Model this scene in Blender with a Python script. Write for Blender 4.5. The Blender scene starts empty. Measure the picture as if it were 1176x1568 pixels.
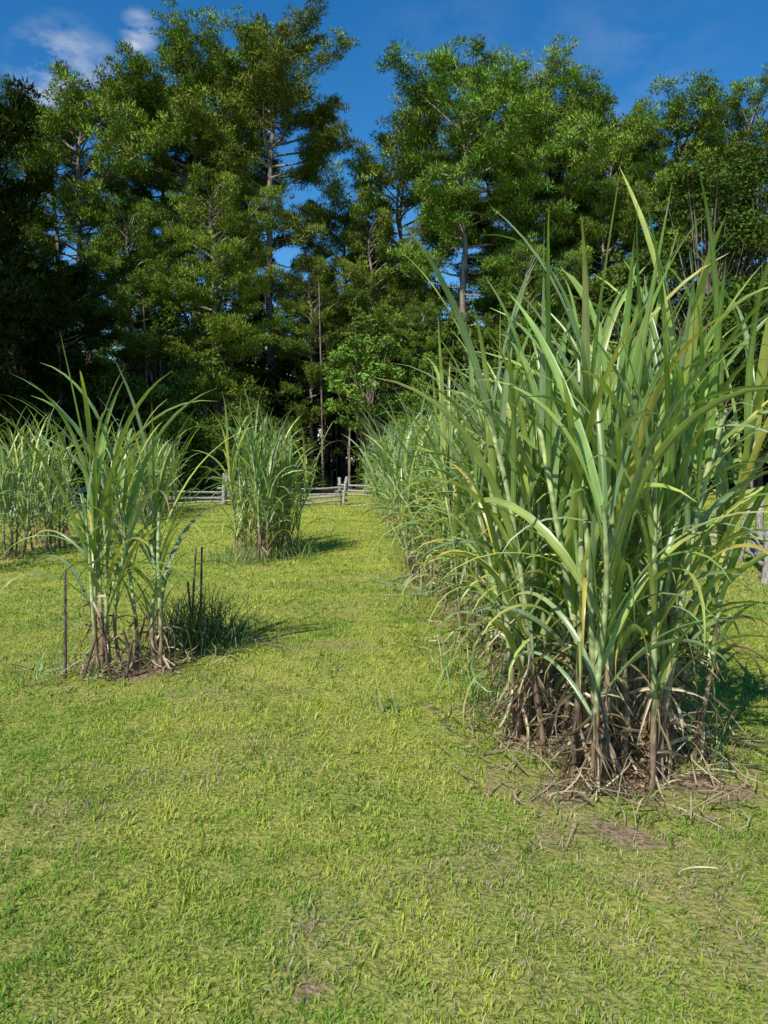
import bpy, math, random
import numpy as np
from mathutils import Vector
rng=np.random.default_rng(7); random.seed(7)
def reseed(k): rng.bit_generator.state=np.random.default_rng(int(abs(k)*1000)%2**31).bit_generator.state
scene=bpy.context.scene
COL=scene.collection
# ------------------------------------------------------------ helpers
_nw=[(rng.uniform(0,2*np.pi),rng.uniform(0,2*np.pi),rng.uniform(.6,1.7)) for _ in range(14)]
def noise2(x,y,scale=1.0,seed=0):
    r=np.zeros_like(np.asarray(x,dtype=float))
    for i,(a,p,f) in enumerate(_nw):
        a2=a+seed*1.7+i; k=f/scale*2*np.pi*.5
        r=r+np.sin(k*(np.cos(a2)*x+np.sin(a2)*y)+p+seed*i)
    return r/np.sqrt(14/2.0)/1.0
def gz(x,y):
    return .018*noise2(x,y,3.2,1)+.006*noise2(x,y,.7,2)
PATCH=[(1.4,3.75,.62,.45),(1.1,3.2,.32,.2),(1.3,4.6,.55,.6),(-.14,2.62,.07,.09),(-.1,2.3,.06,.05),
       (-1.65,6.0,.45,.4),(-1.4,12.6,.5,.6)]
def bare(x,y):
    m=np.zeros_like(x)
    w=.3*noise2(x,y,.25,3)
    for (px,py,rx,ry) in PATCH:
        d=np.sqrt(((x-px)/rx)**2+((y-py)/ry)**2)
        m=np.maximum(m,np.clip(1.25-d+w,0,1)*.9)
    row=np.clip(1.15-np.abs(x-1.45)/.5+w,0,1)*(y>3.6)*(y<24)
    m=np.maximum(m,row*.9)
    m=np.maximum(m,np.clip(.8-np.abs(x+5.4)/.5+w,0,1)*(y>10)*(y<26)*.6)
    m=np.maximum(m,np.clip((y-34+1.5*noise2(x,y,6,4))/2.,0,1))
    m=np.maximum(m,np.clip(noise2(x,y,.8,5)*.4-.44+w*.4,0,.38))
    m=np.maximum(m,np.clip(noise2(x,y,.5,6)*.35+.3-np.hypot((x-.9)/.9,(y-2.7)/.55)*.5+w*.4,0,.38))
    return np.clip(m,0,1)

class Builder:
    def __init__(s): s.V=[];s.Q=[];s.T=[];s.C=[];s.M=[];s.qm=[];s.tm=[];s.n=0
    def add(s,v,q=None,t=None,c=None,m=None,mat=0):
        v=np.asarray(v,dtype=np.float32).reshape(-1,3); n=len(v)
        s.V.append(v)
        c=np.asarray(c,dtype=np.float32)
        if c.ndim==1: c=np.tile(c,(n,1))
        s.C.append(c)
        s.M.append(np.zeros(n,dtype=np.float32) if m is None else np.asarray(m,dtype=np.float32).ravel())
        if q is not None and len(q): q=np.asarray(q).reshape(-1,4)+s.n; s.Q.append(q); s.qm.append(np.full(len(q),mat))
        if t is not None and len(t): t=np.asarray(t).reshape(-1,3)+s.n; s.T.append(t); s.tm.append(np.full(len(t),mat))
        s.n+=n
    def merge(s,o,x,y,rz,sc,tint):
        V=np.concatenate(o.V)*sc; c_,s_=np.cos(rz),np.sin(rz)
        W=np.stack([V[:,0]*c_-V[:,1]*s_+x,V[:,0]*s_+V[:,1]*c_+y,V[:,2]],-1).astype(np.float32)
        s.V.append(W); s.C.append(np.concatenate(o.C)*np.array(tint,dtype=np.float32)); s.M.append(np.concatenate(o.M))
        for a in o.Q: s.Q.append(a+s.n)
        for a in o.T: s.T.append(a+s.n)
        s.qm+=o.qm; s.tm+=o.tm
        s.n+=len(W)
    def mesh(s,name,mats,smooth=True):
        me=bpy.data.meshes.new(name)
        V=np.concatenate(s.V); Q=np.concatenate(s.Q) if s.Q else np.zeros((0,4),int); T=np.concatenate(s.T) if s.T else np.zeros((0,3),int)
        me.vertices.add(len(V)); me.vertices.foreach_set('co',V.ravel())
        lv=np.concatenate([Q.ravel(),T.ravel()]).astype(np.int32)
        me.loops.add(len(lv)); me.loops.foreach_set('vertex_index',lv)
        ls=np.concatenate([np.arange(len(Q))*4,len(Q)*4+np.arange(len(T))*3]).astype(np.int32)
        me.polygons.add(len(ls)); me.polygons.foreach_set('loop_start',ls)
        mi=np.concatenate((s.qm if s.Q else [])+(s.tm if s.T else [])).astype(np.int32)
        for m in mats: me.materials.append(m)
        me.polygons.foreach_set('material_index',mi)
        me.update(calc_edges=True)
        if smooth: me.polygons.foreach_set('use_smooth',np.ones(len(ls),dtype=bool))
        C=np.concatenate(s.C); C4=np.ones((len(C),4),dtype=np.float32); C4[:,:3]=C
        a=me.attributes.new('Col','FLOAT_COLOR','POINT'); a.data.foreach_set('color',C4.ravel())
        a=me.attributes.new('mid','FLOAT','POINT'); a.data.foreach_set('value',np.concatenate(s.M))
        return me
def obj(name,me,loc=(0,0,0),rz=0,sc=1,color=None):
    o=bpy.data.objects.new(name,me); COL.objects.link(o); o.location=loc; o.rotation_euler=(0,0,rz)
    o.scale=(sc,sc,sc) if not isinstance(sc,tuple) else sc
    if color: o.color=(*color,1)
    return o

def tube(b,pts,rad,sides=6,c=(.2,.15,.1),mat=0,cap=False):
    pts=np.asarray(pts,float); M=len(pts); rad=np.asarray(rad,float)
    if rad.ndim==0: rad=np.full(M,rad)
    d=np.gradient(pts,axis=0); d/=np.linalg.norm(d,axis=1)[:,None]+1e-9
    ref=np.array([0,0,1.]) if abs(d[0,2])<.8 else np.array([1.,0,0])
    s=np.cross(d,ref); s/=np.linalg.norm(s,axis=1)[:,None]+1e-9
    u=np.cross(s,d)
    a=np.arange(sides)/sides*2*np.pi
    v=pts[:,None,:]+rad[:,None,None]*(np.cos(a)[None,:,None]*s[:,None,:]+np.sin(a)[None,:,None]*u[:,None,:])
    k=np.arange(M-1)[:,None]*sides; j=np.arange(sides)[None,:]; j2=(j+1)%sides
    q=np.stack([k+j,k+j2,k+sides+j2,k+sides+j],-1).reshape(-1,4)
    c=np.asarray(c,float)
    if c.ndim==2: c=np.repeat(c,sides,axis=0)
    t=None
    if cap:
        t=[[0,i+1,i] for i in range(1,sides-1)]+[[(M-1)*sides,(M-1)*sides+i,(M-1)*sides+i+1] for i in range(1,sides-1)]
    b.add(v.reshape(-1,3),q=q,t=t,c=c,mat=mat)

def ribbons(b,base,az,th0,bend,L,W,c0,c1,segs=8,drift=None,roll=None,twist=None,power=1.6,fold=.18,mat=0,clip=True,basew=.55):
    N=len(az); S=segs
    s=np.linspace(0,1,S+1)[None,:]
    z=np.zeros(N)
    drift=z if drift is None else drift; roll=z if roll is None else roll; twist=z if twist is None else twist
    th=th0[:,None]+bend[:,None]*s**power
    A=az[:,None]+drift[:,None]*s**2
    h=np.stack([np.cos(A),np.sin(A),0*A],-1)
    d=np.sin(th)[...,None]*h; d[...,2]+=np.cos(th)
    step=(L/S)[:,None,None]
    dm=(d[:,1:]+d[:,:-1])/2*step
    P=np.concatenate([np.zeros((N,1,3)),np.cumsum(dm,axis=1)],1)+base[:,None,:]
    side=np.stack([-np.sin(A),np.cos(A),0*A],-1)
    nrm=np.cross(side,d)
    ph=(roll[:,None]+twist[:,None]*s)[...,None]
    sd=side*np.cos(ph)+nrm*np.sin(ph); nn=np.cross(sd,d)
    w=(W[:,None]*np.minimum(1,basew+s*2.2)*np.clip(1-s**2.2,0,1)**.9+.0012)[...,None]*.5
    Lf=P-sd*w-nn*w*fold; Rt=P+sd*w-nn*w*fold; Md=P+nn*w*fold
    v=np.stack([Lf,Md,Rt],2)
    if clip:
        g=gz(v[...,0],v[...,1])+.008+.02*rng.random(v[...,0].shape)
        v[...,2]=np.maximum(v[...,2],g)
    v=v.reshape(-1,3)
    k=(np.arange(N)[:,None]*(S+1)+np.arange(S)[None,:]).reshape(-1)*3
    q=np.concatenate([np.stack([k,k+1,k+4,k+3],-1),np.stack([k+1,k+2,k+5,k+4],-1)])
    f=(s**2.5)[...,None]
    c=c0[:,None,:]*(1-f)+c1[:,None,:]*f
    c=np.repeat(c.reshape(-1,3),3,axis=0)
    m=np.tile([0,1,0],N*(S+1))
    b.add(v,q=q,c=c,m=m,mat=mat)

# ------------------------------------------------------------ materials
def newmat(name):
    m=bpy.data.materials.new(name); m.use_nodes=True; nt=m.node_tree; nt.nodes.clear(); return m,nt
def N(nt,t,**k):
    n=nt.nodes.new(t)
    for a,v in k.items(): setattr(n,a,v)
    return n
def leafmat(name,trans=.35,rough=.5,mid=False,nscale=3,spec=.4,tcol=(1.25,1.3,.5),namp=.35,simple=False):
    m,nt=newmat(name); L=nt.links.new
    out=N(nt,'ShaderNodeOutputMaterial'); at=N(nt,'ShaderNodeAttribute',attribute_name='Col')
    col=at.outputs['Color']
    if namp>0:
        tc=N(nt,'ShaderNodeNewGeometry'); no=N(nt,'ShaderNodeTexNoise'); no.inputs['Scale'].default_value=nscale
        no.inputs['Detail'].default_value=1
        L(tc.outputs['Position'],no.inputs['Vector'])
        mr=N(nt,'ShaderNodeMapRange'); mr.inputs['From Min'].default_value=.3; mr.inputs['From Max'].default_value=.7
        mr.inputs['To Min'].default_value=1-namp; mr.inputs['To Max'].default_value=1+namp
        L(no.outputs['Fac'],mr.inputs['Value'])
        mul=N(nt,'ShaderNodeVectorMath',operation='SCALE'); L(col,mul.inputs[0]); L(mr.outputs[0],mul.inputs['Scale'])
        col=mul.outputs[0]
    if mid:
        am=N(nt,'ShaderNodeAttribute',attribute_name='mid'); r=N(nt,'ShaderNodeMapRange')
        r.inputs['From Min'].default_value=.78; r.inputs['From Max'].default_value=.95; r.inputs['To Max'].default_value=.4
        L(am.outputs['Fac'],r.inputs['Value'])
        mx=N(nt,'ShaderNodeMix',data_type='RGBA'); L(r.outputs[0],mx.inputs['Factor']); L(col,mx.inputs['A'])
        mx.inputs['B'].default_value=(.52,.58,.32,1); col=mx.outputs['Result']
    if simple: p=N(nt,'ShaderNodeBsdfDiffuse'); L(col,p.inputs['Color'])
    else:
        p=N(nt,'ShaderNodeBsdfPrincipled'); L(col,p.inputs['Base Color']); p.inputs['Roughness'].default_value=rough
        p.inputs['Specular IOR Level'].default_value=spec
    if trans>0:
        tm=N(nt,'ShaderNodeVectorMath',operation='MULTIPLY'); L(col,tm.inputs[0]); tm.inputs[1].default_value=tcol
        tr=N(nt,'ShaderNodeBsdfTranslucent'); L(tm.outputs[0],tr.inputs['Color'])
        ms=N(nt,'ShaderNodeMixShader'); ms.inputs[0].default_value=trans
        L(p.outputs[0],ms.inputs[1]); L(tr.outputs[0],ms.inputs[2]); L(ms.outputs[0],out.inputs[0])
    else: L(p.outputs[0],out.inputs[0])
    return m
M_CANE=leafmat('cane_leaf',.28,.34,mid=True,nscale=9,spec=.6,namp=.15)
M_STALK=leafmat('cane_stalk',0,.6,nscale=22,namp=.45)
M_GRASS=leafmat('grass_blade',.28,.5,namp=0,simple=True)
M_NEEDLE=leafmat('pine_needles',0,.55,namp=0,simple=True)
M_BROAD=leafmat('broad_leaves',.2,.5,namp=0,simple=True)
def barkmat(name,c1,c2,sc=(6,6,1.2)):
    m,nt=newmat(name); L=nt.links.new
    out=N(nt,'ShaderNodeOutputMaterial'); tc=N(nt,'ShaderNodeNewGeometry')
    mp=N(nt,'ShaderNodeMapping'); mp.inputs['Scale'].default_value=sc; L(tc.outputs['Position'],mp.inputs['Vector'])
    no=N(nt,'ShaderNodeTexNoise'); no.inputs['Scale'].default_value=1.5; no.inputs['Detail'].default_value=5; L(mp.outputs[0],no.inputs['Vector'])
    cr=N(nt,'ShaderNodeValToRGB'); cr.color_ramp.elements[0].position=.35; cr.color_ramp.elements[1].position=.65
    cr.color_ramp.elements[0].color=(*c1,1); cr.color_ramp.elements[1].color=(*c2,1); L(no.outputs['Fac'],cr.inputs[0])
    p=N(nt,'ShaderNodeBsdfPrincipled'); p.inputs['Roughness'].default_value=.9; L(cr.outputs[0],p.inputs['Base Color'])
    bm=N(nt,'ShaderNodeBump'); bm.inputs['Strength'].default_value=.6; bm.inputs['Distance'].default_value=.02
    L(no.outputs['Fac'],bm.inputs['Height']); L(bm.outputs[0],p.inputs['Normal']); L(p.outputs[0],out.inputs[0])
    return m
M_BARK=barkmat('pine_bark',(.09,.065,.05),(.38,.31,.25))
M_WOOD=barkmat('weathered_wood',(.18,.16,.13),(.58,.55,.50),(30,30,8))

# ground
gm,nt=newmat('ground_soil_grass'); L=nt.links.new
out=N(nt,'ShaderNodeOutputMaterial'); ge=N(nt,'ShaderNodeNewGeometry')
at=N(nt,'ShaderNodeAttribute',attribute_name='mid')
n1=N(nt,'ShaderNodeTexNoise'); n1.inputs['Scale'].default_value=45; n1.inputs['Detail'].default_value=6; L(ge.outputs['Position'],n1.inputs['Vector'])
n2=N(nt,'ShaderNodeTexNoise'); n2.inputs['Scale'].default_value=1.2; n2.inputs['Detail'].default_value=5; L(ge.outputs['Position'],n2.inputs['Vector'])
gr=N(nt,'ShaderNodeValToRGB'); e=gr.color_ramp.elements
e[0].position=.3; e[0].color=(.07,.09,.018,1); e[1].position=.7; e[1].color=(.42,.40,.13,1)
L(n1.outputs['Fac'],gr.inputs[0])
g2=N(nt,'ShaderNodeValToRGB'); e=g2.color_ramp.elements
e[0].position=.35; e[0].color=(.22,.33,.03,1); e[1].position=.65; e[1].color=(.50,.49,.09,1); L(n2.outputs['Fac'],g2.inputs[0])
mx0=N(nt,'ShaderNodeMix',data_type='RGBA'); L(gr.outputs[0],mx0.inputs['A']); L(g2.outputs[0],mx0.inputs['B'])
so=N(nt,'ShaderNodeValToRGB'); e=so.color_ramp.elements
e[0].position=.3; e[0].color=(.10,.065,.04,1); e[1].position=.7; e[1].color=(.42,.30,.20,1); L(n1.outputs['Fac'],so.inputs[0])
fo=N(nt,'ShaderNodeVectorMath',operation='SCALE'); L(so.outputs[0],fo.inputs[0])
sx=N(nt,'ShaderNodeSeparateXYZ'); L(ge.outputs['Position'],sx.inputs[0])
fr=N(nt,'ShaderNodeMapRange'); fr.inputs['From Min'].default_value=32; fr.inputs['From Max'].default_value=38; fr.inputs['To Min'].default_value=1; fr.inputs['To Max'].default_value=.4
L(sx.outputs['Y'],fr.inputs['Value']); L(fr.outputs[0],fo.inputs['Scale'])
f0=N(nt,'ShaderNodeMapRange'); f0.inputs['From Min'].default_value=3; f0.inputs['From Max'].default_value=14; f0.inputs['To Min'].default_value=.3; f0.inputs['To Max'].default_value=.8
L(sx.outputs['Y'],f0.inputs['Value']); L(f0.outputs[0],mx0.inputs['Factor'])
ad=N(nt,'ShaderNodeMath',operation='MULTIPLY_ADD'); L(n1.outputs['Fac'],ad.inputs[0]); ad.inputs[1].default_value=1.6; ad.inputs[2].default_value=-.8
ad2=N(nt,'ShaderNodeMath',operation='ADD'); L(ad.outputs[0],ad2.inputs[0]); L(at.outputs['Fac'],ad2.inputs[1])
rg=N(nt,'ShaderNodeMapRange'); rg.inputs['From Min'].default_value=.3; rg.inputs['From Max'].default_value=.75; L(ad2.outputs[0],rg.inputs['Value'])
mx=N(nt,'ShaderNodeMix',data_type='RGBA'); L(rg.outputs[0],mx.inputs['Factor']); L(mx0.outputs['Result'],mx.inputs['A']); L(fo.outputs[0],mx.inputs['B'])
p=N(nt,'ShaderNodeBsdfPrincipled'); p.inputs['Roughness'].default_value=.95; p.inputs['Specular IOR Level'].default_value=.1
L(mx.outputs['Result'],p.inputs['Base Color'])
bm=N(nt,'ShaderNodeBump'); bm.inputs['Strength'].default_value=.9; bm.inputs['Distance'].default_value=.03; L(n1.outputs['Fac'],bm.inputs['Height']); L(bm.outputs[0],p.inputs['Normal'])
L(p.outputs[0],out.inputs[0])
tx=np.linspace(-1,1,560); ax=np.sinh(tx*6.2)/np.sinh(6.2)*900
ty=np.linspace(-1,1,600); ay=5+np.sinh(ty*6.0)/np.sinh(6.0)*900
X,Y=np.meshgrid(ax,ay); fl=np.exp(-((X/60)**2+(Y/60)**2))
Z=gz(X,Y)*(fl>.02)
b=Builder(); nx=len(ax); i,j=np.meshgrid(np.arange(nx-1),np.arange(len(ay)-1)); k=(j*nx+i).ravel()
b.add(np.stack([X,Y,Z],-1),q=np.stack([k,k+1,k+nx+1,k+nx],-1),c=(.2,.2,.1),m=bare(X.ravel(),Y.ravel()))
obj('ground',b.mesh('ground',[gm]))

# ------------------------------------------------------------ lawn blades
def lawn():
    reseed(11)
    b=Builder()
    bands=[(1.2,3.2,9800,.0044,.035),(3.2,5.2,5800,.0054,.036),(5.2,8,3100,.0072,.037),(8,13,1200,.011,.041),(13,20,450,.016,.044),(20,33,140,.026,.048)]
    for (y0,y1,den,w,h) in bands:
        xe=.6*y1+1.4
        n=int((y1-y0)*2*xe*den)
        x=rng.uniform(-xe,xe,n); y=rng.uniform(y0,y1,n)
        br=bare(x,y); cl=noise2(x,y,.11,8)
        keep=rng.random(n)>br*1.05+np.clip(cl*.38-.08+.12*noise2(x,y,.4,15),0,.75)
        x=x[keep];y=y[keep];br=br[keep];cl=cl[keep]; n=len(x)
        tx_=np.round(x/.03+.8*noise2(x,y,.1,21))*.03; ty_=np.round(y/.03+.8*noise2(x,y,.1,22))*.03
        hsh=np.modf(np.sin(tx_*127.1+ty_*311.7)*43758.5)[0]%1; h2=np.modf(np.sin(tx_*269.5+ty_*183.3)*43758.5)[0]%1
        az=np.where(rng.random(n)<.4,hsh*6.283+rng.normal(0,.6,n),rng.uniform(0,6.283,n)); th=rng.uniform(.3,1.5,n)
        hh=h*rng.uniform(.45,1.3,n)*(.8+.45*h2)*(1-.2*cl); hh=np.clip(hh,.012,.09); ww=w*rng.uniform(.6,1.3,n)
        P=np.stack([x,y,gz(x,y)-.004],-1)
        H=np.stack([np.cos(az),np.sin(az),0*az],-1); S=np.stack([-np.sin(az),np.cos(az),0*az],-1)
        r=rng.uniform(-1,1,n)[:,None]*.7; S=S*np.cos(r)+np.array([0,0,1])*np.sin(r)*.4
        d1=H*np.sin(th*.6)[:,None]; d1[:,2]+=np.cos(th*.6)
        d2=H*np.sin(th*1.3)[:,None]; d2[:,2]+=np.cos(th*1.3)
        p1=P+d1*(hh*.5)[:,None]; p2=p1+d2*(hh*.5)[:,None]
        s=S*(ww*.5)[:,None]
        v=np.stack([P-s,P+s,p1+s*.9,p1-s*.9,p2],1).reshape(-1,3)
        k=np.arange(n)*5
        q=np.stack([k,k+1,k+2,k+3],-1); t=np.stack([k+3,k+2,k+4],-1)
        g=np.array([.235,.40,.052]); yl=np.array([.54,.58,.105]); dk=np.array([.10,.21,.035]); tan=np.array([.60,.51,.30])
        lane=np.exp(-((x+.75)/.28)**2)+np.exp(-((x-.25)/.28)**2)
        lane=lane*.3
        u=np.clip(.36+lane+.022*np.minimum(y,13)+.22*noise2(x,y,2.3,10)+.24*noise2(x,y,.35,11)+rng.normal(0,.18,n)+.25*(h2-.5),0,1)[:,None]
        c=g*(1-u)+yl*u
        dk_m=rng.random(n)<np.clip(.18-.18*noise2(x,y,.6,12)-lane*.4,0,.6); c[dk_m]=dk*rng.uniform(.8,1.6,dk_m.sum())[:,None]
        tm_=rng.random(n)<np.clip(.07+.7*br+.11*noise2(x,y,1.1,13)+.10*noise2(x,y,.3,14)+.08*np.clip(x*.6,0,1)*(y<4),0.015,.8); c[tm_]=tan*rng.uniform(.5,1.05,tm_.sum())[:,None]
        c*=rng.uniform(.78,1.2,n)[:,None]
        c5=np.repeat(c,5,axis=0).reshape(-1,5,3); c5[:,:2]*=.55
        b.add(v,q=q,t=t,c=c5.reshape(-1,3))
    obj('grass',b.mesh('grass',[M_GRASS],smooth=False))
lawn()

# ------------------------------------------------------------ sugarcane
U=rng.uniform
def pick(n,pal,w):
    pal=np.array(pal); i=rng.choice(len(pal),n,p=np.array(w)/sum(w)); return pal[i]*U(.8,1.2,(n,1))
GREENS=[(.18,.30,.06),(.22,.35,.08),(.22,.32,.15),(.33,.43,.10),(.45,.51,.11)]
def cane(x,y,ns,sx,sy,hmin,hmax,segs=9,lw=.045,nl=12,lean=.14,dead=7,litter=14,lmul=1.,low=.16,arch=1.,name='sugarcane_plant',seed=0,rm=1.):
    reseed(x*13.7+y*71.3+seed)
    b=Builder(); Bs=[];az=[];t0=[];be=[];Ln=[];W=[];yl=[]
    D=[]
    for i in range(ns):
        ox,oy=rng.normal(0,sx),rng.normal(0,sy)
        ox=np.clip(ox,-2*sx,2*sx); oy=np.clip(oy,-2*sy,2*sy)
        hs=U(hmin,hmax)
        lv=np.array([ox/(sx+.05),oy/(sy+.05)])*lean*.55+rng.normal(0,lean*.5,2)
        M=22; tt=np.linspace(0,1,M)
        k1=rng.normal(0,.02,2)
        px=x+ox+lv[0]*hs*tt**1.4+k1[0]*np.sin(tt*6); py=y+oy+lv[1]*hs*tt**1.4+k1[1]*np.sin(tt*6)
        pts=np.stack([px,py,gz(px[:1],py[:1])[0]-.02+hs*tt*(1-.1*np.hypot(*lv))],-1)
        r0=U(.011,.018)*rm
        node=(np.arange(M)%3==0)
        rad=r0*(1.1-.3*tt)*(1+.16*node)
        c_lo=np.array([.33,.215,.15])*U(.4,1.35); c_hi=np.array([.38,.45,.19])*U(.8,1.15)
        f=np.clip((tt-.2)/.25+U(-.2,.25),0,1)[:,None]
        cc=c_lo*(1-f)+c_hi*f; cc*=(1-.35*node*(1-.7*f[:,0]))[:,None]*U(.75,1.2,(M,1))
        tube(b,pts,rad,6,cc,mat=1)
        a0=U(0,2*np.pi)
        n=nl+rng.integers(-1,2)
        for k in range(n):
            t=low+(1-low)*(k+.5*U())/n
            q=(k+1)/n
            P=np.array([np.interp(t,tt,pts[:,0]),np.interp(t,tt,pts[:,1]),np.interp(t,tt,pts[:,2])])
            Bs.append(P); az.append(a0+(k%2)*np.pi+rng.normal(0,.6))
            t0.append(np.radians(35-27*q+rng.normal(0,5)))
            be.append(max(.08,(2.5-1.95*q)*U(.5,1.35)*arch+(1.3*U() if U()<.3 else 0)))
            Ln.append((.75+.47*np.sin(q*2.3))*U(.72,1.1)*lmul); W.append(lw*U(.55,1.15)*(.6+.42*q)); yl.append(q)
        for k in range(dead):
            t=U(.05,.5)**1.2
            D.append(np.array([np.interp(t,tt,pts[:,0]),np.interp(t,tt,pts[:,1]),np.interp(t,tt,pts[:,2])]))
    Bs=np.array(Bs);n=len(Bs);q=np.array(yl)
    c0=pick(n,GREENS,[3,3,3.,2.2,1.4]); c1=c0*U(.9,1.3,(n,1))
    old=(U(0,1,n)<.32*(1.1-q)); c1[old]=np.array([.60,.50,.16])*U(.7,1.2,(old.sum(),1))
    vy=(U(0,1,n)<.06*(1.05-q)); c0[vy]=np.array([.55,.50,.09]); c1[vy]=np.array([.6,.42,.11])
    ribbons(b,Bs,np.array(az),np.array(t0),np.array(be),np.array(Ln),np.array(W),c0,c1,segs=segs,drift=rng.normal(0,.35,n),roll=rng.normal(0,.35,n),twist=rng.normal(0,.9,n),power=1.9,mat=0)
    if D:
        D=np.array(D);n=len(D); c=pick(n,[(.46,.33,.20),(.33,.22,.13),(.60,.50,.33),(.10,.07,.05)],[3,3,3,3])
        up=U(0,1,n)<.3
        ribbons(b,D,U(0,6.28,n),np.where(up,U(.1,1.2,n),U(2.1,3.1,n)),np.where(up,U(.8,2.4,n),rng.normal(0,.4,n)),U(.08,.42,n),U(.005,.024,n),c,c*.8,segs=6,drift=rng.normal(0,1.0,n),roll=rng.normal(0,.8,n),twist=rng.normal(0,2.5,n),power=.9,mat=0,fold=.5)
    n=litter*2
    if n:
        P=np.stack([x+rng.normal(0,sx*1.3+.12,n),y+rng.normal(0,sy*1.1+.12,n),np.full(n,.03)],-1)
        c=pick(n,[(.45,.33,.21),(.32,.23,.15),(.60,.50,.34),(.13,.09,.065)],[3,3,3,2])
        ribbons(b,P,U(0,6.28,n),U(.8,1.75,n),U(-.1,.7,n),U(.08,.36,n),U(.004,.012,n),c,c*.9,segs=5,drift=rng.normal(0,1.4,n),roll=rng.normal(0,.5,n),mat=0)
    return obj(name,b.mesh('sugarcane',[M_CANE,M_STALK]))
# right row: front clump then the continuous row
cane(1.38,3.80,13,.15,.17,1.35,1.95,segs=12,lw=.052,nl=12,lean=.11,dead=26,litter=150,lmul=1.2,low=.26,arch=1.05,rm=1.2)
cane(1.70,4.08,9,.12,.14,1.5,2.0,segs=12,lw=.052,nl=12,lean=.16,dead=20,litter=70,lmul=1.18,low=.26,arch=1.15,rm=1.2)
cane(1.14,4.45,12,.15,.18,1.15,1.6,segs=11,lw=.048,nl=13,lean=.19,dead=20,litter=80,lmul=1.15,low=.16,arch=1.3,rm=1.15)
yy=5.1; kk=0
while yy<23.5:
    far=yy>11
    cane(1.42+.13*math.sin(kk*2.3),yy,15 if not far else 11,.23,.24,1.1,1.75,segs=9 if not far else 7,lw=.042 if not far else .05,nl=15 if not far else 12,lean=.23,dead=14 if not far else 4,litter=16 if not far else 5,low=.10,arch=1.2)
    yy+=.62 if not far else .8; kk+=1
# left row
cane(-1.82,5.85,5,.09,.10,1.3,1.68,segs=11,lw=.046,nl=10,lean=.07,dead=12,litter=40,lmul=1.12,low=.33,arch=.9)
cane(-1.46,6.0,4,.07,.09,1.0,1.4,segs=10,lw=.042,nl=10,lean=.09,dead=12,litter=40,lmul=1.0,low=.3,arch=1.)
cane(-1.40,12.3,14,.15,.25,1.4,1.9,nl=13,lean=.11,dead=12,litter=20)
cane(-1.15,13.1,14,.22,.25,1.2,1.6,nl=13,lean=.2,dead=6,litter=14)
cane(-1.4,14.0,12,.22,.25,1.2,1.6,nl=11,lean=.2,dead=5,litter=10)
for (cx,cy,n) in [(-5.55,12.6,12),(-5.1,13.9,10),(-5.6,15.0,10),(-5.4,10.8,6),(-5.4,19.5,10),(-5.35,20.6,12),(-5.5,21.9,12),(-5.3,23.2,12),(-5.7,24.2,11)]:
    cane(cx,cy,n,.22,.28,1.2,1.7,segs=7,nl=11,lean=.15,dead=8,litter=6)
for (cx,cy,n) in [(-9.3,14,10),(-9.2,16,10),(-9.5,18,10),(-9.3,20,10),(-9.2,22,10),(-9.6,24,10)]:
    cane(cx,cy,n,.25,.35,1.1,1.6,segs=6,nl=9,lean=.15,dead=4,litter=4)

for (sx_,sy_,h_,l_) in [(-2.06,5.75,.80,.02),(-1.32,6.6,.85,.06),(-1.26,6.45,.6,-.04),(-1.65,6.0,.42,.12),(-1.55,5.8,.35,-.1),(-1.40,6.2,.5,.08),(-1.92,5.7,.3,.1),(-1.62,5.75,.28,.05),(-1.22,6.5,.88,.03),(-1.72,5.7,.5,-.06)]:
    b=Builder(); t=np.linspace(0,1,13)
    tube(b,np.stack([sx_+l_*t,sy_+0*t,-.02+h_*t],-1),.012*(1+.15*(np.arange(13)%3==0))*(1-.3*t),6,np.array([.12,.085,.065]),mat=1,cap=True)
    obj('dead_cane_stalk',b.mesh('stub',[M_CANE,M_STALK]))

def tufts():
    reseed(22)
    b=Builder()
    specs=[]
    for i in range(60):
        specs.append((1.42+rng.normal(0,.40),U(4.2,23),26,.28))
    specs+=[(-1.25,6.4,170,.6),(-1.12,6.65,150,.5),(-1.4,6.65,120,.5),(-2.1,5.9,40,.22),(-2.25,5.6,30,.2),(-1.8,5.6,30,.16),(1.15,3.45,14,.12),(1.5,3.4,12,.14),(1.3,3.35,14,.12),(.85,4.5,40,.3),(.85,4.9,50,.36),(.8,5.4,50,.36),(1.9,3.9,30,.25),(2.0,4.3,40,.3)]
    for i in range(22): specs.append((-1.4+rng.normal(0,.3),U(11.7,14.8),40,.3))
    for i in range(24): specs.append((-5.45+rng.normal(0,.3),U(10,25),30,.3))
    for (x,y,n,h) in specs:
        P=np.stack([x+rng.normal(0,.10+.04*(n>100),n),y+rng.normal(0,.10+.06*(n>100),n),np.zeros(n)],-1)
        c=pick(n,[(.12,.24,.05),(.18,.32,.05),(.3,.42,.08),(.5,.42,.22)],[3,3,2,1.2]) if n<100 else pick(n,[(.03,.075,.025),(.055,.12,.035)],[1,1])
        ribbons(b,P,U(0,6.28,n),U(.05,.5,n),U(.2,1.3,n),h*U(.5,1.2,n),U(.004,.009,n),c,c*1.1,segs=5,drift=rng.normal(0,.4,n),roll=rng.normal(0,.6,n))
    n=36; P=np.stack([U(.5,1.0,n),U(8.7,10.,n),np.full(n,.04)],-1); c=pick(n,[(.4,.47,.35),(.3,.4,.2)],[1,1])
    ribbons(b,P,U(0,6.28,n),U(1.2,1.6,n),U(0,.3,n),U(.4,.8,n),U(.015,.035,n),c,c,segs=5)
    obj('tall_grass',b.mesh('tall_grass',[M_CANE]))
tufts()

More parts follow.
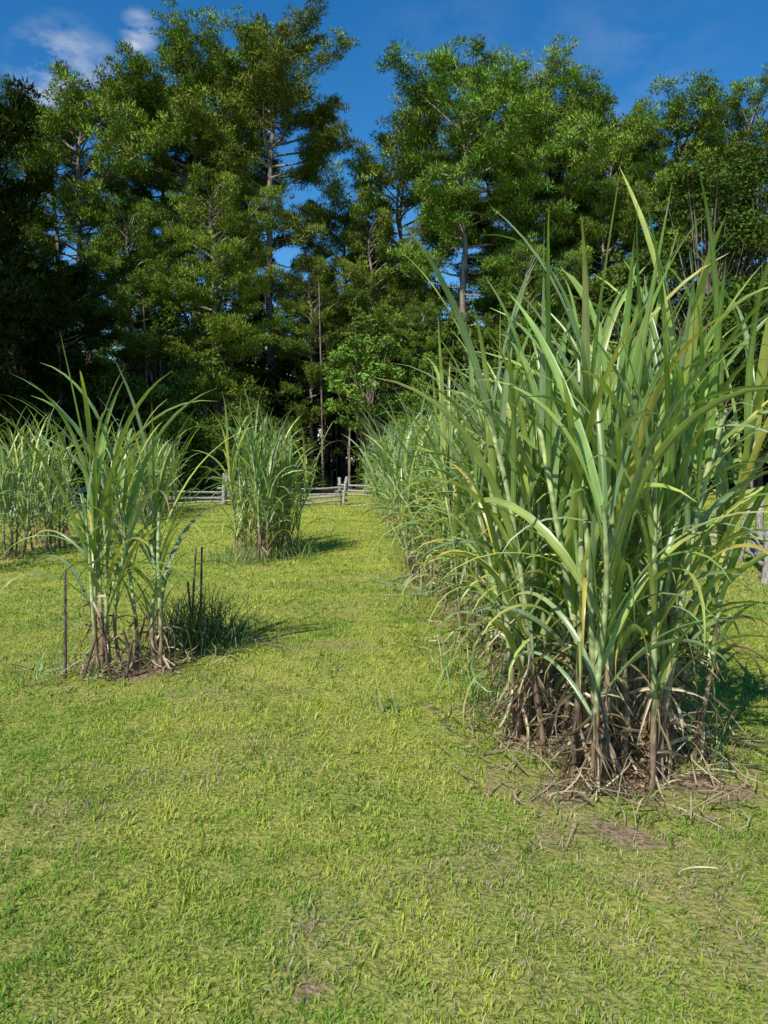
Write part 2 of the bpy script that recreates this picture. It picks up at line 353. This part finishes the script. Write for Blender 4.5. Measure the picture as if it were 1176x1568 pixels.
# ------------------------------------------------------------ trees
def rv(n): 
    v=rng.normal(size=(n,3)); return v/np.linalg.norm(v,axis=1)[:,None]
def clusters(b,cen,rad,n,kind,col,flat=.5,size=.3,width=.06,mat=0):
    K=len(cen); M=K*n
    d=rv(M); r=U(.15,1,M)**.6
    off=d*r[:,None]*np.repeat(rad,n)[:,None]; off[:,2]*=flat
    P=np.repeat(cen,n,axis=0)+off
    cc=np.repeat(col,n,axis=0)*U(.7,1.3,(M,1))
    if kind=='needle':
        D=d*.8+rv(M)*.6; D[:,2]+=.45; D/=np.linalg.norm(D,axis=1)[:,None]
        nr_=np.array([0,-.2,1.])+rv(M)*.7
        s=np.cross(D,nr_); s/=np.linalg.norm(s,axis=1)[:,None]
        l=(size*U(.6,1.3,M))[:,None]; w=(width*U(.7,1.3,M))[:,None]
        v=np.stack([P-s*w*.5,P+D*l,P+s*w*.5],1).reshape(-1,3)
        b.add(v,t=np.arange(M*3).reshape(-1,3),c=np.repeat(cc,3,axis=0),mat=mat)
    else:
        nrm=d*.5+rv(M)*.7; nrm[:,2]+=.6; nrm/=np.linalg.norm(nrm,axis=1)[:,None]
        a=np.cross(nrm,rv(M)); a/=np.linalg.norm(a,axis=1)[:,None]; s=np.cross(nrm,a)
        l=(size*U(.6,1.3,M))[:,None]
        v=np.stack([P-a*l*.5,P+s*l*.33,P+a*l*.5,P-s*l*.33],1).reshape(-1,3)
        b.add(v,q=np.arange(M*4).reshape(-1,4),c=np.repeat(cc,4,axis=0),mat=mat)
def pine(H,cb,R,nb=44,per=60,sparse=.0,size=.21,width=.055,el0=-6,rmul=1.,seed=0):
    reseed(H*3.3+cb*100+seed)
    b=Builder(); t=np.linspace(0,1,14); Ht=H-.42*R
    wx,wy=rng.normal(0,.45,2); tr=np.stack([wx*np.sin(t*3),wy*np.sin(t*2.5),Ht*t],-1); tr[:,:2]-=tr[0,:2]
    tr[4:,:2]+=rng.normal(0,.1,(10,2))
    r0=H*.0118; tube(b,np.vstack([[0,0,-.3],tr]),np.concatenate([[r0*1.15],r0*(1-.75*t)]),9,(.2,.15,.1),mat=1)
    cen=[];rad=[];col=[]
    lob=U(0,6.28,5); lz=U(0,1,5)
    for i in range(nb):
        u=(i+U())/nb; z=H*cb+(Ht-H*cb)*u**.8
        prof=.55+.45*np.sin(np.pi*min(1,u*.8+.1)) if u<.6 else 1-.36*((u-.6)/.4)**2
        a=i*2.4+rng.normal(0,.6)
        k_=0
        for la,lz_ in zip(lob,lz): k_+=.5*max(0,np.cos(a-la))*np.exp(-((u-lz_)/.15)**2)
        Lb=R*prof*U(.5,.95)*(.76+k_)
        if U()<sparse+.08: Lb*=.35
        el=np.radians(el0+60*u**1.6+rng.normal(0,11))
        s=np.linspace(0,1,6)
        o=np.array([np.interp(z,tr[:,2],tr[:,0]),np.interp(z,tr[:,2],tr[:,1]),z])
        da=rng.normal(0,.4)
        dx=np.cos(a+da*s)*np.cos(el); dy=np.sin(a+da*s)*np.cos(el)
        br=o+np.stack([dx*Lb*s,dy*Lb*s,Lb*(np.sin(el)*s+.16*s**2.2)],-1); br[1:,2]+=rng.normal(0,.07,5)
        tube(b,br,(.020+.012*Lb)*(1-.8*s),5,(.2,.15,.1),mat=1)
        ksub=max(3,int(Lb*3.3))
        bc=U(.55,1.35)
        for k in range(ksub):
            f=.4+.6*(k+U())/ksub
            p=np.array([np.interp(f,s,br[:,j]) for j in range(3)])
            sa=a+rng.choice([-1,1])*U(.3,1.3); sl=Lb*U(.10,.30)*(1.25-f*.7)+.2
            e=p+np.array([np.cos(sa)*sl,np.sin(sa)*sl,sl*U(.0,.7)])
            if Lb>1.2: tube(b,np.array([p,(p+e)/2+[0,0,-.04],e]),[.018,.012,.007],4,(.2,.15,.1),mat=1)
            for c_ in range(3 if sl>.7 else (2 if sl>.45 else 1)):
                q=p+(e-p)*(1-.33*c_)
                cen.append(q+rng.normal(0,.12,3)); rad.append(U(.26,.5)*rmul)
                col.append(np.array([.178,.265,.037])*bc*U(.7,1.3)*np.array([U(.85,1.2),1,U(.8,1.4)]))
        cen.append(br[-1]); rad.append(.42*rmul); col.append(np.array([.185,.275,.037])*bc)
    for i in range(12):
        z=H*U(cb*.4,cb*1.15); a=U(0,6.28); l=U(.5,2.2); o=np.array([np.interp(z,tr[:,2],tr[:,0]),np.interp(z,tr[:,2],tr[:,1]),z])
        tube(b,np.array([o,o+[np.cos(a)*l*.5,np.sin(a)*l*.5,.05],o+[np.cos(a)*l,np.sin(a)*l,-.1]]),[.04,.025,.01],4,(.2,.15,.1),mat=1)
    clusters(b,np.array(cen),np.array(rad),per,'needle',np.array(col),flat=.5,size=size,width=width)
    return b
def broad(H,R,base=.25,K=150,per=70,leaf=.17,col0=(.12,.205,.036)):
    reseed(H*7.7+R*10)
    b=Builder(); t=np.linspace(0,1,9)
    wx,wy=rng.normal(0,.4,2); tr=np.stack([wx*t**2,wy*t**2,H*.8*t],-1)
    tube(b,np.vstack([[0,0,-.3],tr]),np.concatenate([[H*.016],H*.014*(1-.85*t)]),8,(.2,.15,.1),mat=1)
    nl=11; lob=[]
    for i in range(nl):
        u=(i+.5)/nl; a=i*2.4+U(0,.8); z=H*(base+(.92-base)*u); rr=R*(np.sin(np.pi*(.2+.7*u)))*U(.35,.8)
        lob.append((np.array([np.cos(a)*rr,np.sin(a)*rr,z]),R*U(.32,.5)))
    cen=[];rad=[];col=[]
    for i in range(K):
        l,lr=lob[rng.integers(nl)]
        d=rv(1)[0]; c=l+d*lr*U(.35,1.05)*np.array([1,1,.8]); c[2]=min(max(c[2],H*base*.6+.2),H)
        cen.append(c); rad.append(U(.3,.6)*R/3.2+.12); col.append(np.array(col0)*U(.6,1.4)*np.array([U(.85,1.3),1,1]))
        if i%2==0:
            z0=c[2]*U(.35,.75); p=np.array([np.interp(z0,tr[:,2],tr[:,0]),np.interp(z0,tr[:,2],tr[:,1]),z0])
            m_=(p+c)/2+np.array([0,0,-.2]); tube(b,np.array([p,m_,c]),[.05,.03,.01],4,(.2,.15,.1),mat=1)
    clusters(b,np.array(cen),np.array(rad),per,'leaf',np.array(col),flat=.55,size=leaf)
    return b
PN=[pine(25,.44,5.3,58),pine(24,.50,5.0,50,sparse=.05),pine(21,.36,5.4,58),pine(20,.25,4.8,60),pine(23,.45,4.9,54,sparse=.05)]
PF=[pine(23,.33,5.2,36,per=20,size=.38,width=.14,rmul=1.3),pine(21,.23,5.,38,per=20,size=.38,width=.14,rmul=1.3)]
PD=pine(17,.06,4.2,90,per=34,size=.30,width=.09,rmul=1.2)
BN=[broad(16,4.4,.15,230,leaf=.2),broad(9,3.2,.12,170,leaf=.19),broad(6,2.7,.05,150,leaf=.16,col0=(.15,.23,.038)),broad(4,2.2,.0,120,leaf=.15,col0=(.13,.22,.038)),broad(12,3.4,.2,190,leaf=.2),broad(8,2.6,.42,150,leaf=.19,col0=(.15,.25,.045))]
BF=broad(13,4.6,.05,150,per=36,leaf=.42)
def tree(bb,H0,x,y,h,name,col=(1,1,1)):
    reseed(x*31.1+y*7.7)
    s=h/H0; nb_=Builder(); nb_.merge(bb,0,0,U(0,6.28),s,np.array(col)*np.array([U(.92,1.12),U(.94,1.06),1]))
    obj(name,nb_.mesh(name,[M_NEEDLE if name=='pine_tree' else M_BROAD,M_BARK],smooth=False),(x,y,0))
P_=[25,24,21,20,23]; B_=[16,9,6,4,12,8]
main=[(0,-3.4,43,24.6),(4,-8.2,45,24.6),(2,-12.7,42,21.3),(1,-10.8,47,22.6),(2,6.2,39,21.2),(2,3.6,46,20.8),(1,14.9,44,20.8),(4,19.6,46,22.6),(0,21.9,43,21.6),
      (3,-6.1,37,15.0),(2,10.3,41,20.),(3,1.3,42,15.0),(1,-6.0,48,24.0),(3,-10.3,38.5,14.0),(3,8.3,36,11.5),(3,12.6,39,15.5),(1,8.6,46,22.),(0,-15.8,44,19.5),(3,-14.8,37,12.5),(3,-1.7,38.5,11.5),(3,3.6,36.2,9.0),(4,-.2,49,17.5),(2,17.2,47,20.5),(4,11.9,46,20.5)]
for (i,x,y,h) in main: 
    d_=.85+.3*((x*7.3+y)%1); tree(PN[i],P_[i],x,y,h,'pine_tree',(d_,d_,d_))
for (x,y,h) in [(-14.9,21.5,17.0),(-14.0,29.5,15.0),(-16.0,32,17.0),(-12.2,33,9.5),(-18,26,17)]: tree(PD,17,x,y,h,'pine_tree',(.19,.22,.31))  # dark tint paints the left stand's shade into its needles
for (x,y,h) in [(-19,12,19),(-22,17,20),(-24,4,18)]: tree(PF[0],23,x,y,h,'pine_tree',(.5,.5,.7))  # unseen pines added out of frame to cast shade on the left stand
for (k,x,y,h,br_) in [(0,16.8,36,16.5,.7),(0,20.5,38,17.5,.7),(4,13.4,37,11.5,.7),(4,-7.0,39.5,11,.8),(5,1.9,38,9,.8),(5,.9,34.5,7.2,1.),(1,-8.6,37,7.5,.8),(1,-6.2,36,6.6,1.),(2,-7.6,35,5.3,1.2),(2,-4.3,35.5,5.0,.7),
      (1,9.3,36,8,.9),(1,12,34.5,7,.9),(1,4.9,36.5,8.2,.9),(2,3.0,34.4,5.,1.1),(4,18,34,10,.7),(1,15.5,33,7,.8),(2,-10.2,34.5,5.5,.7),(1,-12.8,36,8,.5),(3,-2.9,34.8,3.0,.5),(0,24,34,16,.7),(0,27,28,15,.7),(1,22,30,8,.8),(4,-17,38,12,.4),(0,-21,36,16,.4),(3,-5.7,34.2,3.4,.7),(3,5.5,34,3.6,.9),(3,1.2,33.9,1.6,.9)]:
    tree(BN[k],B_[k],x,y,h,'broadleaf_tree' if h>5.6 else 'shrub',(br_,br_,br_))
reseed(33)
F1=Builder();F2=Builder()  # F2 leaves get dark tints that paint in the forest interior's shade
for i in range(32):
    y=U(49,68); x=(-.60+1.3*(i+U())/32)*y; k=i%2; gap=-.03<x/y<.07
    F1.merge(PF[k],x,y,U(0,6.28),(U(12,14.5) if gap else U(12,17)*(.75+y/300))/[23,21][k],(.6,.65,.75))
for i in range(30):
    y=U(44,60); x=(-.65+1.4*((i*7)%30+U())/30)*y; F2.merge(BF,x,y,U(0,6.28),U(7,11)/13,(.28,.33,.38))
for i in range(26):
    y=U(40,46); x=-26+i*2.1+U(-.5,.5)
    if abs(x)<1.6: y+=12
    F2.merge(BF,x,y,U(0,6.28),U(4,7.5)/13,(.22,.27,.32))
for i in range(26):
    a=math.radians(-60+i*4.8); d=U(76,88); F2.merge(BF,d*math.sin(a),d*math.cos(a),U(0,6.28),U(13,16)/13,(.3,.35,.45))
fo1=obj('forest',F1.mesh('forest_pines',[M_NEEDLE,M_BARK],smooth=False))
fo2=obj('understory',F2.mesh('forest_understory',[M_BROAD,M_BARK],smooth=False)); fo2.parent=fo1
b=Builder()
for i in range(34):
    x=U(-14,20) if i<24 else U(-2,2); y=U(36.5,42); t=np.linspace(0,1,7); h=U(4,10)
    tube(b,np.stack([x+rng.normal(0,.25)*t**1.5,y+rng.normal(0,.25)*t**1.5,-.1+h*t],-1),U(.04,.09)*(1-.7*t),6,(.2,.15,.1),mat=0)
o=obj('saplings',b.mesh('saplings',[M_BARK])); o.parent=fo1

# ------------------------------------------------------------ split rail fence
def fence(p0,p1,name='split_rail_fence'):
    reseed(p0[0]*3+p1[1]*5)
    b=Builder(); p0=np.array(p0,float);p1=np.array(p1,float); Lf=np.linalg.norm(p1-p0); d=(p1-p0)/Lf; nrm=np.array([-d[1],d[0]])
    n=int(round(Lf/2.0)); J=[]
    for i in range(n+1):
        q=p0+d*Lf*i/n+nrm*(.38 if i%2 else -.38)+rng.normal(0,.05,2); J.append(q)
    def log(a,c,r):
        t=np.linspace(0,1,6)[:,None]; pts=a*(1-t)+c*t+np.concatenate([rng.normal(0,.015,(6,2)),rng.normal(0,.018,(6,1))],1)
        tube(b,pts,r*U(.85,1.15,6),6,(.3,.28,.25),cap=True)
    for i,q in enumerate(J):
        for sgn in (-1,1):
            lx,ly=rng.normal(0,.06,2)
            o=q+nrm*sgn*.13
            log(np.array([o[0],o[1],-.1]),np.array([o[0]+lx,o[1]+ly,U(.85,1.05)]),.06)
        if i<n:
            a=q;c=J[i+1];e=(c-a)/np.linalg.norm(c-a)
            for k in range(4):
                z=.08+.15*k+(.06 if i%2 else 0)
                A=a-e*U(.15,.35);C=c+e*U(.15,.35)
                log(np.array([A[0],A[1],z+rng.normal(0,.06)]),np.array([C[0],C[1],z+rng.normal(0,.08)]),U(.03,.048))
    obj(name,b.mesh('fence',[M_WOOD]))
fence((-22,26.2),(5.8,26.2)); fence((5.75,26),(5.75,3.2))

# ------------------------------------------------------------ camera, light, sky
cam=bpy.data.cameras.new('Camera'); co=bpy.data.objects.new('Camera',cam); COL.objects.link(co)
cam.sensor_fit='VERTICAL'; cam.sensor_height=36; cam.lens=27.5; cam.clip_end=3000; cam.clip_start=.05
co.location=(0,0,1.6); co.rotation_euler=(math.radians(90-4),0,math.radians(-2.8)); scene.camera=co
EL=math.radians(47); hd=Vector((.57,.82,0)).normalized()
ld=Vector((hd.x*math.cos(EL),hd.y*math.cos(EL),-math.sin(EL)))
sl=bpy.data.lights.new('sun','SUN'); sl.energy=5.0; sl.angle=math.radians(.5); sl.color=(1,.95,.86)
so_=bpy.data.objects.new('sun',sl); COL.objects.link(so_); so_.rotation_euler=ld.to_track_quat('-Z','Y').to_euler()
w=bpy.data.worlds.new('World'); scene.world=w; w.use_nodes=True; nt=w.node_tree; nt.nodes.clear(); L=nt.links.new
out=N(nt,'ShaderNodeOutputWorld'); bg=N(nt,'ShaderNodeBackground'); bg.inputs['Strength'].default_value=.12
sky=N(nt,'ShaderNodeTexSky',sky_type='NISHITA'); sky.sun_disc=False; sky.sun_elevation=EL; sky.sun_rotation=math.atan2(-hd.x,-hd.y)
sky.air_density=1.0; sky.dust_density=.1; sky.ozone_density=3.5
tc=N(nt,'ShaderNodeTexCoord')
hs=N(nt,'ShaderNodeHueSaturation'); hs.inputs['Saturation'].default_value=1.36; hs.inputs['Value'].default_value=1.18; L(sky.outputs[0],hs.inputs['Color'])
no=N(nt,'ShaderNodeTexNoise'); no.inputs['Scale'].default_value=14; no.inputs['Detail'].default_value=7; no.inputs['Roughness'].default_value=.6
mp=N(nt,'ShaderNodeMapping'); mp.inputs['Scale'].default_value=(1,1,2.2); L(tc.outputs['Generated'],mp.inputs['Vector']); L(mp.outputs[0],no.inputs['Vector'])
def cdir(px,py):
    v=Vector(((px-588)/1200,(784-py)/1200,-1)); v.normalize(); return co.rotation_euler.to_matrix()@v
acc=None
for (px,py,rad_,amt) in [(100,118,.05,.9),(213,45,.018,1.),(205,68,.012,.8),(700,50,.09,.05),(960,90,.1,.08),(820,240,.1,.3)]:
    dvec=cdir(px,py); vm=N(nt,'ShaderNodeVectorMath',operation='DISTANCE'); L(tc.outputs['Generated'],vm.inputs[0]); vm.inputs[1].default_value=dvec
    mr=N(nt,'ShaderNodeMapRange'); mr.inputs['From Min'].default_value=rad_*1.3; mr.inputs['From Max'].default_value=0; mr.inputs['To Max'].default_value=amt
    L(vm.outputs['Value'],mr.inputs['Value'])
    if acc is None: acc=mr.outputs[0]
    else:
        mxm=N(nt,'ShaderNodeMath',operation='MAXIMUM'); L(acc,mxm.inputs[0]); L(mr.outputs[0],mxm.inputs[1]); acc=mxm.outputs[0]
nr=N(nt,'ShaderNodeMapRange'); nr.inputs['From Min'].default_value=.38; nr.inputs['From Max'].default_value=.66; L(no.outputs['Fac'],nr.inputs['Value'])
mu=N(nt,'ShaderNodeMath',operation='MULTIPLY'); L(acc,mu.inputs[0]); L(nr.outputs[0],mu.inputs[1])
mu2=N(nt,'ShaderNodeMath',operation='MULTIPLY'); mu2.use_clamp=True; mu2.inputs[1].default_value=1.3; L(mu.outputs[0],mu2.inputs[0])
mx=N(nt,'ShaderNodeMix',data_type='RGBA'); L(mu2.outputs[0],mx.inputs['Factor']); L(hs.outputs[0],mx.inputs['A']); mx.inputs['B'].default_value=(6.0,6.4,7.0,1)
L(mx.outputs['Result'],bg.inputs['Color']); L(bg.outputs[0],out.inputs[0])
scene.view_settings.view_transform='Standard'; scene.view_settings.look='None'; scene.view_settings.exposure=0
